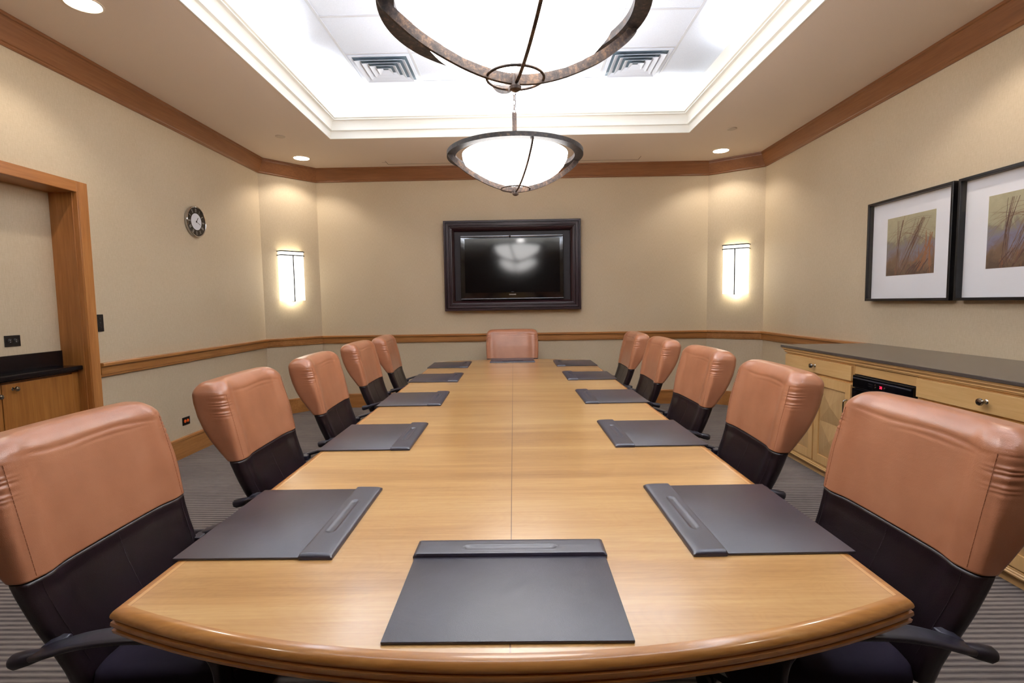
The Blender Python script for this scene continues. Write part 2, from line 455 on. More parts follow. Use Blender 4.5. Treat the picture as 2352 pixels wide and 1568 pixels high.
# ------------------------------------------------------------------ niche furniture
cab = thing('niche_cabinet', 'brown wooden cabinet with knobs built into the left wall niche', 'cabinet', (NX, NY0, 0))
W = NY1 - NY0
obj('carcass', bx(.002, .112, .002, W - .002, .09, 1.0, .002), 'niche_wood', cab)
obj('toe_kick', bx(.002, .09, .002, W - .002, 0, .09), 'black_plastic', cab)
obj('end_stile', bx(.112, .122, W - .058, W - .002, .1, 1.0, .002), 'niche_wood', cab)
for k, (a, b) in enumerate(((W - .60, W - .062), (W - 1.15, W - .606), (.01, W - 1.156))):
    dd = obj('door', bx(.1125, .132, a, b, .11, .985, .003), 'niche_wood', cab)
    ky = (a + .075, b - .03, b - .03)[k]; kz = (.948, .912, .912)[k]
    bm = BM(); lathe(bm, [(.012, 0), (.008, .004), (.006, .014), (.013, .020), (.0175, .027), (.015, .034), (.004, .037)], 20, axis='X')
    obj('knob', bm, 'nickel', dd, (.132, ky, kz), smooth=40)
bm = BM(); box(bm, .002, .168, .002, W - .002, 1.012, 1.045, .008, 3); box(bm, .135, .150, .01, W - .03, 1.002, 1.012)
tag(obj('granite_countertop', bm, 'granite', None, (NX, NY0, 0)), 'black granite countertop on the niche cabinet', 'countertop')
tag(obj('granite_backsplash', bx(.001, .022, .002, W - .012, 1.0455, 1.163, .002), 'granite', None, (NX, NY0, 0)), 'black granite backsplash standing at the back of the niche', 'backsplash')

def duplex(name, label, loc, rz, receptacle, horizontal=True, slot='black_plate', sub=None):
    r_ = thing(name, label, 'outlet', loc, rz)
    w, h = (.112, .078) if horizontal else (.078, .112)
    obj('cover_plate', bx(0.0005, .006, -w / 2, w / 2, -h / 2, h / 2, .002), 'black_plate', r_)
    for s in (-1, 1):
        bm = BM(); lathe(bm, [(.0165, 0), (.0165, .003), (.0155, .0036)], 20, axis='X')
        rc = obj('receptacle', bm, receptacle, r_, (.006, s * .021 if horizontal else 0, 0 if horizontal else s * .021), smooth=40)
        bm = BM()
        for q in (-.006, .006):
            if horizontal: box(bm, .0035, .0042, -.004, .004, q - .0012, q + .0012)
            else: box(bm, .0035, .0042, q - .0012, q + .0012, -.004, .004)
        obj('slot', bm, slot, rc)
    return r_
duplex('wall_outlet', 'black double wall outlet above the niche backsplash', (NX, 3.515, 1.262), 0, 'black_plate', slot='clock_mark')
duplex('wall_outlet', 'wall outlet with two orange receptacles low above the left baseboard', (WL, 4.999, .350), 0, 'orange_receptacle', slot='black_plate')
sw = thing('light_switch', 'black three-button switch plate beside the niche trim', 'switch', (WL, 4.0335, 1.364))
obj('cover_plate', bx(.0005, .007, -.036, .036, -.068, .068, .002), 'black_plate', sw)
for q in (-.034, 0, .034):
    bm = BM(); lathe(bm, [(.006, 0), (.006, .003), (.004, .005)], 14, axis='X')
    obj('button', bm, 'black_slot', sw, (.007, 0, q), smooth=40)

# ------------------------------------------------------------------ clock
ck = thing('wall_clock', 'round wall clock with black numeral ring, white centre and chrome rim', 'clock', (WL, 5.325, 2.359))
bm = BM(); lathe(bm, [(.150, .001), (.156, .006), (.158, .026), (.154, .033), (.149, .034), (.145, .030), (.145, .022), (.02, .022)], 72, axis='X', cap1=True)
obj('rim', bm, 'chrome', ck, smooth=35)
bm = BM(); lathe(bm, [(.1455, .0222), (.1455, .0235), (.001, .0235)], 64, axis='X'); obj('dial', bm, 'clock_face', ck)
bm = BM(); lathe(bm, [(.0845, .0236), (.0845, .0245), (.001, .0245)], 56, axis='X'); obj('dial_centre', bm, 'clock_centre', ck)
base = Matrix(((0, 0, 1, 0), (1, 0, 0, 0), (0, 1, 0, 0), (0, 0, 0, 1)))     # text x->y, y->z, z->x
for k, s in enumerate(['XII', 'I', 'II', 'III', 'IIII', 'V', 'VI', 'VII', 'VIII', 'IX', 'X', 'XI']):
    a = k * PI / 6
    m = Matrix.Translation((.0242, 0, 0)) @ base @ Matrix.Rotation(-a, 4, 'Z') @ Matrix.Translation((0, .115, 0)) @ Matrix.Diagonal((.5, 1.0, 1, 1))
    m = Matrix.Translation((.0238, 0, 0)) @ base @ Matrix.Rotation(-a, 4, 'Z') @ Matrix.Translation((0, .115, 0))
    wd_ = {'I': .0055, 'V': .012, 'X': .012}; tot = sum(wd_[c] for c in s); px = -tot / 2; bm = BM(); hh = .019
    for c in s:
        w_ = wd_[c]; cx_ = px + w_ / 2; px += w_
        ends = {'I': [((cx_, -hh), (cx_, hh))], 'V': [((cx_ - .004, hh), (cx_, -hh)), ((cx_ + .004, hh), (cx_, -hh))], 'X': [((cx_ - .004, hh), (cx_ + .004, -hh)), ((cx_ + .004, hh), (cx_ - .004, -hh))]}[c]
        for (x0_, y0_), (x1_, y1_) in ends:
            f_ = bm.faces.new([bm.verts.new(m @ Vector(q)) for q in ((x0_ - .0009, y0_, 0), (x0_ + .0009, y0_, 0), (x1_ + .0009, y1_, 0), (x1_ - .0009, y1_, 0))])
    obj('numeral', bm, 'clock_mark', ck)
def hand(name, ang, ln, w):
    bm = BM(); box(bm, .0255, .0268, -w / 2, w / 2, -.012, ln)
    o = obj(name, bm, 'clock_face', ck); o.rotation_euler = (-ang, 0, 0)
hand('hour_hand', math.radians(36), .052, .006); hand('minute_hand', math.radians(112), .07, .004)
bm = BM(); lathe(bm, [(.008, .025), (.008, .029), (.003, .030)], 16, axis='X'); obj('hub', bm, 'clock_face', ck, smooth=40)
bm = BM(); lathe(bm, [(.146, .0305), (.146, .0318)], 48, axis='X'); obj('lens', bm, 'glass', ck)

# ------------------------------------------------------------------ television in a moulded frame
tv = thing('framed_television', 'black flat television set inside a wide dark mahogany moulded frame', 'television', (-.078, YB, 0))
X0, X1, Z0, Z1 = -.955, .955, 1.371, 2.622
def frame_ring(prof, x0, x1, z0, z1, yofs=0.0):
    # prof: list of (inset, stand-off from wall)
    bm = BM(); loops = []
    for ins, so in prof:
        loops.append([(x0 + ins, -so, z0 + ins), (x1 - ins, -so, z0 + ins), (x1 - ins, -so, z1 - ins), (x0 + ins, -so, z1 - ins)])
    k = len(loops); V = [[bm.verts.new(p) for p in l] for l in loops]
    for a in range(k):
        b = (a + 1) % k
        for i in range(4):
            j = (i + 1) % 4
            bm.faces.new((V[a][i], V[a][j], V[b][j], V[b][i]))
    return bm
prof = [(0, .001), (0, .104), (.004, .108), (.026, .108), (.029, .088), (.040, .088), (.044, .106), (.070, .104), (.074, .092), (.078, .092), (.082, .096), (.092, .095), (.096, .084), (.112, .080), (.128, .064), (.138, .052), (.142, .040), (.142, .001)]
obj('frame', frame_ring(prof, X0, X1, Z0, Z1), 'tv_frame_wood', tv)
obj('backing_panel', bx(X0 + .142, X1 - .142, -.012, -.001, Z0 + .142, Z1 - .142), 'tv_backing', tv)
tx0, tx1, tz0, tz1 = -.728, .716, 1.529, 2.422
bm = BM(); box(bm, tx0, tx1, -.040, -.0125, tz0, tz1, .008, 3); o_bez = obj('bezel', bm, 'tv_gloss', tv, smooth=40)
obj('screen', bx(tx0 + .062, tx1 - .052, -.0412, -.0402, tz0 + .092, tz1 - .048), 'tv_screen', tv)
bm = BM()
lathe(bm, [(.013, tx0 + .004), (.016, tx0 + .02), (.016, tx1 - .02), (.013, tx1 - .004)], 20, (0, -.038, tz1 - .016), axis='X'); obj('top_trim', bm, 'tv_silver', tv, smooth=40)
bm = BM(); box(bm, tx0 + .002, tx1 - .002, -.044, -.040, tz0 + .002, tz0 + .012, .002); obj('bottom_trim', bm, 'tv_silver', tv)
bm = BM(); lathe(bm, [(.014, 0), (.014, .010), (.008, .014)], 20, (0, 0, 0), axis='Y')
obj('sensor', bm, 'tv_gloss', tv, (-.03, -.054, tz1 - .016), (PI, 0, 0), smooth=40)
bm = BM(); text_bm(bm, 'SAMSUNG', .0215, Matrix(((1, 0, 0, -.003), (0, 0, -1, -.0405), (0, 1, 0, 1.592), (0, 0, 0, 1))) @ Matrix.Diagonal((1.0, 1, 1, 1)), .0005)
obj('lettering', bm, 'lettering', tv)
bm = BM(); box(bm, -.022, .018, -.042, -.0405, tz0 + .098, tz0 + .102); obj('status_light', bm, 'tv_silver', tv)
# the set itself leans back a little inside its frame
lean = Matrix.Translation((0, -.048, tz0)) @ Matrix.Rotation(math.radians(-1.25), 4, 'X') @ Matrix.Translation((0, .0125, -tz0))
for ch in tv.children:
    if ch.name.split('.')[0] in ('bezel', 'screen', 'top_trim', 'bottom_trim', 'sensor', 'lettering', 'status_light'):
        ch.matrix_basis = lean @ ch.matrix_basis

# ------------------------------------------------------------------ framed prints on the right wall
def picture(label, y0, y1, pmat, seed):
    z0, z1 = 1.440, 2.312; yc, zc = (y0 + y1) / 2, (z0 + z1) / 2; w, h = y1 - y0, z1 - z0
    r_ = thing('framed_print', label, 'picture', (WR, yc, zc), 0, 'pair of black framed abstract prints')
    bm = BM(); loops = []
    for ins, so in [(0, .001), (0, .068), (.003, .070), (.019, .070), (.021, .068), (.021, .001)]:
        loops.append([(-so, -w / 2 + ins, -h / 2 + ins), (-so, w / 2 - ins, -h / 2 + ins), (-so, w / 2 - ins, h / 2 - ins), (-so, -w / 2 + ins, h / 2 - ins)])
    V = [[bm.verts.new(p) for p in l] for l in loops]
    for a in range(len(V)):
        b = (a + 1) % len(V)
        for i in range(4): bm.faces.new((V[a][i], V[a][(i + 1) % 4], V[b][(i + 1) % 4], V[b][i]))
    obj('frame', bm, 'black_frame', r_)
    obj('mat_board', bx(-.024, -.002, -w / 2 + .021, w / 2 - .021, -h / 2 + .021, h / 2 - .021), 'mat_board', r_)
    pz0, pz1, pw = 1.656 - zc, 2.148 - zc, .52
    pzc = (pz0 + pz1) / 2
    rnd = random.Random(seed); bm = BM()
    ph = (pz1 - pz0) / 2
    box(bm, -.0005, 0, -pw / 2, pw / 2, -ph, ph, mi=0)
    def stroke(a, c, b, w0, mi):
        ps = []
        for i in range(15):
            u = i / 14; p = (Vector(a) * (1 - u) ** 2 + Vector(c) * 2 * u * (1 - u) + Vector(b) * u * u)
            p += Vector((rnd.uniform(-.002, .002), rnd.uniform(-.002, .002))); ps.append(p)
        xo = -.0007 - rnd.random() * .0004
        for i in range(14):
            d = (ps[i + 1] - ps[i]).normalized(); nn = Vector((-d.y, d.x)) * w0 * (.5 + .5 * math.sin(PI * i / 14))
            q = [ps[i] - nn, ps[i] + nn, ps[i + 1] + nn, ps[i + 1] - nn]
            if any(abs(z.x) > pw / 2 - .001 or abs(z.y) > ph - .001 for z in q): continue
            f_ = bm.faces.new([bm.verts.new((xo, z.x, z.y)) for z in q]); f_.material_index = mi
    # seen from the room, left on the print is +y
    for k in range(16):
        e = rnd.uniform(-.05, .05)
        stroke((.10 + e, -ph), (.02 + e, rnd.uniform(-.15, .0)), (-.12 + rnd.uniform(-.12, .06), ph), rnd.uniform(.0008, .0028), rnd.choice((1, 1, 2)))
    for k in range(10):
        stroke((.12 + rnd.uniform(-.02, .03), -ph), (.14, 0), (.06 + rnd.uniform(-.05, .08), ph), rnd.uniform(.0008, .003), rnd.choice((1, 2, 1)))
    for k in range(14):
        stroke((-.24 + rnd.uniform(0, .2), -ph + rnd.uniform(0, .1)), (-.2, -.05), (-.25 + rnd.uniform(0, .1), rnd.uniform(-.05, .1)), rnd.uniform(.002, .006), 3)
    for k in range(10):
        stroke((.25, rnd.uniform(-.2, .15)), (.05, rnd.uniform(.1, .3)), (-.22, rnd.uniform(-.1, .2)), .0009, 1)
    for k in range(10):
        c0 = rnd.uniform(-.2, .2)
        stroke((c0, -ph + .002), (c0 - .03, -ph + .05), (c0 - .09, -ph + rnd.uniform(.05, .13)), rnd.uniform(.003, .008), 2)
    obj('print', bm, [pmat, 'stroke_brown', 'stroke_dark', 'stroke_orange'], r_, (-.0245, 0, pzc), recalc=False)
    obj('glazing', bx(-.0612, -.060, -w / 2 + .0205, w / 2 - .0205, -h / 2 + .0205, h / 2 - .0205), 'glass', r_)
picture('black framed abstract print in white mat, farther from the camera', 3.856, 4.778, 'print_paint', 3)
picture('black framed abstract print in white mat, cut by the right photo edge', 2.890, 3.815, 'print_paint_blue', 11)

# ------------------------------------------------------------------ wall sconces
def sconce(label, A, B, s):
    A = Vector(A); B = Vector(B); d = (B - A).normalized(); ang = math.atan2(d.y, d.x)
    p = A + d * s
    r_ = thing('wall_sconce', label, 'wall lamp', (p.x, p.y, 1.553), ang, 'wall sconces on the corner walls')
    # local: x along wall, -y into the room, z up
    bm = BM(); hw = .157; dp = .10; bev = .02
    prof_ = [(-hw, -.002), (-hw, -dp + bev), (-hw + bev, -dp), (hw - bev, -dp), (hw, -dp + bev), (hw, -.002)]
    inn = [(x * .965, y * .95 - .0005) for x, y in prof_]
    rings(bm, [[(x, y, 0) for x, y in prof_], [(x, y, .652) for x, y in prof_], [(x, y, .652) for x, y in inn], [(x, y, 0) for x, y in inn]], False, False, close=False)
    obj('glass_shade', bm, 'sconce_glass', r_, recalc=True)
    obj('back_plate', bx(-.10, .10, -.012, -.001, .03, .62), 'tray_white', r_)
    for z in (.655, .603):
        bm = BM()
        path = [(-hw - .008, -.002), (-hw - .008, -dp + bev - .004), (-hw + bev - .004, -dp - .008), (hw - bev + .004, -dp - .008), (hw + .008, -dp + bev - .004), (hw + .008, -.002)]
        tube(bm, [(x, y, z) for x, y in path], .0075, 8)
        obj('band', bm, 'dark_metal', r_)
    bm = BM(); tube(bm, [(0, -dp - .010, .603), (0, -dp - .010, .01), (0, -dp - .008, -.010), (0, -dp + .045, -.022), (0, -dp + .05, -.010)], .0075, 8)
    obj('rod', bm, 'dark_metal', r_)
    l = bpy.data.lights.new('sconce_bulb', 'POINT'); l.energy = .35; l.color = (1, .95, .84); l.shadow_soft_size = .03
    lo = bpy.data.objects.new('sconce_bulb', l); COL.objects.link(lo); lo.parent = r_; lo.location = (0, -.05, -.02)
    return r_
sconce('white glass wall sconce on the left corner wall, near the clock', CL, CB1, .365)
sconce('white glass wall sconce on the right corner wall, near the pictures', CB2, CR, .385)

# ------------------------------------------------------------------ ceiling fittings
def downlight(label, x, y):
    r_ = thing('recessed_downlight', label, 'ceiling light', (x, y, CZ), 0, 'recessed ceiling downlights')
    bm = BM(); lathe(bm, [(.108, -.0005), (.108, -.004), (.098, -.006), (.094, -.003), (.094, -.0005)], 40, cap0=False, cap1=False); obj('trim_ring', bm, 'downlight_trim', r_, smooth=40)
    bm = BM(); lathe(bm, [(.094, -.001), (.094, -.003), (.06, -.0045)], 40); obj('lens', bm, 'lamp_lens', r_, smooth=60)
    l = bpy.data.lights.new('downlight_beam', 'SPOT'); l.energy = DOWN_W; l.color = (1, .91, .80); l.spot_size = math.radians(128); l.spot_blend = .45; l.shadow_soft_size = .05
    lo = bpy.data.objects.new('downlight_beam', l); COL.objects.link(lo); lo.parent = r_; lo.location = (0, 0, -.012)
DOWN_W = 26
downlight('bright recessed downlight above the left wall sconce', -2.77, 6.72)
downlight('bright recessed downlight above the right wall sconce', 2.62, 6.755)
downlight('bright recessed downlight cut by the top edge over the niche', -2.69, 3.31)
for x, y in ((2.60, 3.30), (-2.68, -.1), (2.62, -.1), (-.05, 6.62)):
    if x == -.05: continue
    l = bpy.data.lights.new('downlight_beam', 'SPOT'); l.energy = DOWN_W; l.color = (1, .91, .80); l.spot_size = math.radians(128); l.spot_blend = .45; l.shadow_soft_size = .05
    lo = bpy.data.objects.new('downlight_beam', l); COL.objects.link(lo); lo.location = (x, y, CZ - .012)
for x, y, lab in ((-2.645, 5.865, 'small round concealed sprinkler cap on the ceiling, left side'), (2.41, 5.91, 'small round concealed sprinkler cap on the ceiling, right side')):
    bm = BM(); lathe(bm, [(.052, -.0005), (.052, -.005), (.048, -.008), (.046, -.008)], 32)
    tag(obj('ceiling_sprinkler_cap', bm, 'detector_white', None, (x, y, CZ), smooth=40), lab, 'sprinkler')
bm = BM()
box(bm, -1.74, 1.64, 7.085, 7.092, CZ - .0025, CZ - .0004); box(bm, -1.80, -1.735, 6.99, 6.994, CZ - .0025, CZ - .0004)
for x0, x1 in ((-1.745, -1.738), (1.638, 1.645)): box(bm, x0, x1, 6.93, 7.09, CZ - .0025, CZ - .0004)
tag(obj('ceiling_access_panel', bm, 'ceiling_seam'), 'faint seam of a long flush panel in the ceiling before the far wall', 'ceiling panel')

def vent(label, x, y):
    r_ = thing('air_diffuser', label, 'air vent', (x, y, UZ), 0, 'square ceiling air diffusers')
    h = .29
    bm = BM()
    for a, b in ((h, .262),):
        L = [[(s * a, t_ * a, -.008) for s, t_ in ((-1, -1), (1, -1), (1, 1), (-1, 1))], [(s * b, t_ * b, -.008) for s, t_ in ((-1, -1), (1, -1), (1, 1), (-1, 1))], [(s * b, t_ * b, -.001) for s, t_ in ((-1, -1), (1, -1), (1, 1), (-1, 1))], [(s * a, t_ * a, -.001) for s, t_ in ((-1, -1), (1, -1), (1, 1), (-1, 1))]]
        L.append(L[0]); rings(bm, L, False, False)
    bmesh.ops.remove_doubles(bm, verts=bm.verts[:], dist=1e-5)
    obj('rim', bm, 'vent_white', r_)
    obj('duct_shade_sheet', bx(-.262, .262, -.262, .262, -.0025, -.0008), 'vent_shade', r_)  # solid dark backing sheet, its colour standing in for shade between the louvres
    for k in range(4):
        a = .246 - .058 * k; b = a - .046
        L = [[(s * q, t_ * q, z) for s, t_ in ((-1, -1), (1, -1), (1, 1), (-1, 1))] for q, z in ((a, -.034), (a - .004, -.034), (b, -.004), (b + .003, -.0035))]
        L.append(L[0]); bm = BM(); rings(bm, L, False, False); bmesh.ops.remove_doubles(bm, verts=bm.verts[:], dist=1e-5)
        obj('louvre', bm, 'vent_white', r_)
vent('square white air diffuser in the tiled tray, left of the pendants', -1.298, 5.305)
vent('square white air diffuser in the tiled tray, right of the pendants', 1.198, 5.305)

# ------------------------------------------------------------------ pendants
def make_pendant(label, x, y):
    zr = 2.705
    r_ = thing('bowl_pendant', label, 'pendant lamp', (x, y, 0), math.radians(14), 'iron and glass bowl pendants')
    R0, R1 = .492, .562
    bm = BM(); lathe(bm, [(R1, zr - .032), (R1, zr + .002), (R0, zr + .002), (R0, zr - .032), (R1, zr - .032)], 96, cap0=False, cap1=False)
    bmesh.ops.remove_doubles(bm, verts=bm.verts[:], dist=1e-5)
    obj('rim_ring', bm, 'iron_dark', r_, smooth=30)
    pr = [(.436, zr - .012), (.430, zr - .05), (.405, zr - .10), (.365, zr - .145), (.30, zr - .19), (.22, zr - .228), (.14, zr - .252), (.07, zr - .264), (.012, zr - .268)]
    pr_in = [(r * .985 - .002 if r > .03 else r, z + .006) for r, z in pr]
    bm = BM(); lathe(bm, pr[::-1] + pr_in, 72, cap0=True, cap1=True)
    # subdivide look by smooth shading
    obj('glass_bowl', bm, 'bowl_glass', r_, smooth=60)
    # curved straps: bars on edge under the bowl
    half = [(.556, zr - .034), (.550, zr - .052), (.523, zr - .084), (.47, zr - .128), (.40, zr - .178), (.32, zr - .222), (.21, zr - .270), (.10, zr - .302), (0, zr - .312)]
    def strap(ang, th):
        pts = [(a, b) for a, b in half] + [(-a, b) for a, b in half[-2::-1]]
        # resample smoothly
        P = [Vector((a, 0, b)) for a, b in pts]; S = []
        for i in range(len(P) - 1):
            p0, p1, p2, p3 = P[max(i - 1, 0)], P[i], P[i + 1], P[min(i + 2, len(P) - 1)]
            for k in range(5):
                u = k / 5
                S.append(.5 * ((2 * p1) + (p2 - p0) * u + (2 * p0 - 5 * p1 + 4 * p2 - p3) * u * u + (3 * p1 - p0 - 3 * p2 + p3) * u ** 3))
        S.append(P[-1]); loops = []
        for i, p in enumerate(S):
            d = (S[min(i + 1, len(S) - 1)] - S[max(i - 1, 0)]).normalized(); n = Vector((d.z, 0, -d.x))
            if n.z > 0: n = -n
            w = Vector((0, 1, 0)) * th
            inn = p - n * .040
            loops.append([tuple(q) for q in (p - w, p + w, inn + w, inn - w)])
        bm = BM(); rings(bm, loops)
        o = obj('strap', bm, 'iron', r_); o.rotation_euler = (0, 0, ang)
    strap(0, .009); strap(PI / 2, .007)
    bm = BM(); lathe(bm, [(.016, zr - .272), (.020, zr - .300), (.020, zr - .318), (.026, zr - .322), (.024, zr - .334), (.010, zr - .342)], 20); obj('finial', bm, 'iron', r_, smooth=30)
    bm = BM(); tube(bm, [(.121 * math.cos(a * PI / 24), .121 * math.sin(a * PI / 24), zr - .286) for a in range(48)], .006, 8, closed=True); obj('small_ring', bm, 'iron', r_, smooth=60)
    # hanging: three thin rods to the rim, flat bar, chain, canopy
    bm = BM(); box(bm, -.018, .018, -.006, .006, zr - .27, zr + .33, .002); obj('hanger_bar', bm, 'iron', r_)
    bm = BM(); z = zr + .335; k = 0
    while z < UZ - .04:
        pts = []
        for i in range(16):
            a = 2 * PI * i / 16
            px = .011 * math.cos(a); pz = .024 * math.sin(a)
            pts.append((px, 0, z + pz) if k % 2 == 0 else (0, px, z + pz))
        tube(bm, pts, .0028, 6, closed=True); z += .038; k += 1
    obj('chain', bm, 'iron', r_, smooth=60)
    bm = BM(); lathe(bm, [(.03, UZ - .001), (.03, UZ - .008), (.015, UZ - .02), (.006, UZ - .03)], 28); obj('ceiling_canopy', bm, 'vent_white', r_, smooth=30)
    bm = BM(); tube(bm, [(.012, .006, zr + .30), (.02, .012, zr + .6), (.008, .016, zr + .9), (.01, .01, UZ - .03)], .003, 6); obj('cable', bm, 'black_plastic', r_)
    l = bpy.data.lights.new('pendant_bulb', 'POINT'); l.energy = 16; l.color = (1, .97, .94); l.shadow_soft_size = .1
    lo = bpy.data.objects.new('pendant_bulb', l); COL.objects.link(lo); lo.parent = r_; lo.location = (.08, .05, zr + .02)
    return r_
make_pendant('glowing glass bowl pendant hanging nearer, cut by the top edge', 0.0, 2.24)
make_pendant('glowing glass bowl pendant hanging farther, whole, before the far wall', -.012, 4.35)

# ------------------------------------------------------------------ conference table
TX, TY, TR = -.0555, 3.78, .0100
tb = thing('conference_table', 'long honey wood conference table with bowed ends in the room centre', 'table', (TX, TY, 0), TR)
hw, yn, yf = .966, -2.605, 2.565
def arc(yc, sag, sgn, n=28):
    R = (hw * hw + sag * sag) / (2 * sag); a0 = math.asin(hw / R); out = []
    for i in range(n + 1):
        a = -a0 + 2 * a0 * i / n
        out.append((R * math.sin(a), yc + sgn * (R * math.cos(a) - R + sag)))
    return out
near_a = arc(yn, .200, -1); far_a = arc(yf, .235, 1)
outline = far_a + [(hw, yf - (yf - yn) * k / 8) for k in range(1, 8)] + near_a[::-1] + [(-hw, yn + (yf - yn) * k / 8) for k in range(1, 8)]   # clockwise
eprof = [(.030, TZ), (.022, TZ - .0003), (.014, TZ - .002), (.007, TZ - .006), (.002, TZ - .012), (0, TZ - .018), (.001, TZ - .023), (.007, TZ - .0265), (.007, TZ - .0295), (.001, TZ - .032), (.000, TZ - .040), (.003, TZ - .045), (.008, TZ - .047), (.008, TZ - .050), (.002, TZ - .052), (.004, TZ - .060), (.012, TZ - .064), (.03, TZ - .066)]
offs = [offset_pts(outline, d, True) for d, z in eprof]
top_loop = [(p.x, p.y) for p in offs[0]]
bm = BM()
vs = [bm.verts.new((x, y, TZ)) for x, y in top_loop]; bm.faces.new(vs)
vs2 = [bm.verts.new((x, y, TZ - .062)) for x, y in top_loop]; bm.faces.new(vs2[::-1])
for i in range(len(vs)):
    j = (i + 1) % len(vs); bm.faces.new((vs[i], vs[j], vs2[j], vs2[i]))
obj('tabletop', bm, 'table_top', tb)
bm = BM()
loops = [[(p.x, p.y, eprof[k][1]) for p in offs[k]] for k in range(len(eprof))]
rings(bm, loops, False, False)
obj('edge_moulding', bm, 'table_edge', tb, smooth=40)
for y in (-1.55, 0, 1.55):
    bm = BM(); box(bm, -.38, .38, y - .10, y + .10, .05, TZ - .063, .01); box(bm, -.42, .42, y - .16, y + .16, 0, .05, .01)
    obj('pedestal', bm, 'table_base', tb)
obj('stretcher', bx(-.04, .04, -1.46, 1.46, .22, .42, .006), 'table_base', tb)

# ------------------------------------------------------------------ desk pads
PA, PB = .540, .460
def make_pad(label):
    r_ = thing('desk_pad', label, 'desk pad', (0, 0, 0), 0, 'leather desk pads on the conference table')
    # local: x from outer edge (0) to strip side (PB), y along strip centred
    bm = BM(); box(bm, 0, PB - .004, -PA / 2, PA / 2, .0004, .0075, .0025, 2)
    obj('writing_board', bm, 'pad_leather', r_, smooth=40)
    nx, ny = 28, 90; x0, x1 = PB - .098, PB
    half = PA / 2 + .004
    bm = BM(); V = []
    for i in range(nx + 1):
        u = i / nx; x = x0 + (x1 - x0) * u; row = []
        for j in range(ny + 1):
            v_ = j / ny; y = -half + 2 * half * v_
            e = min(u / .06, (1 - u) / .22, 1.0); e2 = min(min(v_, 1 - v_) / .02, 1.0)
            z = .0095 + .0075 * math.sqrt(max(0, 1 - (1 - e) ** 2)) * math.sqrt(max(0, 1 - (1 - e2) ** 2)) - .0035 * max(0, u - .5)
            # pen groove: capsule
            gy = max(abs(y) - .118, 0); gx = x - (x0 + .040)
            dd = math.hypot(gx, gy)
            if dd < .013: z -= .0042 * (1 - (dd / .013) ** 4)
            elif dd < .019: z += .0010 * math.sin((dd - .013) / .006 * PI)
            row.append(bm.verts.new((x, y, z)))
        V.append(row)
    for i in range(nx):
        for j in range(ny): bm.faces.new((V[i][j], V[i + 1][j], V[i + 1][j + 1], V[i][j + 1]))
    # skirt down to the table
    border = [V[i][0] for i in range(nx + 1)] + [V[nx][j] for j in range(1, ny + 1)] + [V[i][ny] for i in range(nx - 1, -1, -1)] + [V[0][j] for j in range(ny - 1, 0, -1)]
    low = [bm.verts.new((q.co.x, q.co.y, .0004 if q.co.x > x0 + 1e-5 else .0078)) for q in border]
    for i in range(len(border)):
        j = (i + 1) % len(border); bm.faces.new((border[i], low[i], low[j], border[j]))
    obj('strip', bm, 'pad_strip', r_, smooth=50)
    return r_
padL = [(-.54, 1.4, .003), (-.549, 2.482, .008), (-.561, 3.582, .020), (-.572, 4.68, .006), (-.580, 5.715, .008)]
padR = [(.482, 1.4, .016), (.469, 2.492, .017), (.462, 3.588, .020), (.445, 4.699, .011), (.422, 5.735, .011)]
ordn = ['nearest the camera', 'second from the near end', 'third, middle of its row', 'fourth from the near end', 'farthest from the camera']
pad0 = make_pad('')
first = True
def place_pad(x, y, rz, label):
    global first
    if first: o = pad0; first = False
    else: o = copy_tree(pad0)
    o.location = (x, y, TZ); o.rotation_euler = (0, 0, rz); o['label'] = label
for k, (x, y, t_) in enumerate(padL):
    # inner near corner is local (PB, -PA/2)
    c_, s_ = math.cos(t_), math.sin(t_); lx, ly = PB, -PA / 2
    place_pad(x - (c_ * lx - s_ * ly), y - (s_ * lx + c_ * ly), t_, 'dark leather desk pad on the left table side, ' + ordn[k])
for k, (x, y, t_) in enumerate(padR):
    a = PI + t_; c_, s_ = math.cos(a), math.sin(a); lx, ly = PB, PA / 2
    place_pad(x - (c_ * lx - s_ * ly), y - (s_ * lx + c_ * ly), a, 'dark leather desk pad on the right table side, ' + ordn[k])
place_pad(-.034, 1.031, PI / 2 + .002, 'large dark leather desk pad at the near bowed table end')
place_pad(-.089, 6.165 + PB, -PI / 2 + .010, 'dark leather desk pad at the far table end before the head chair')

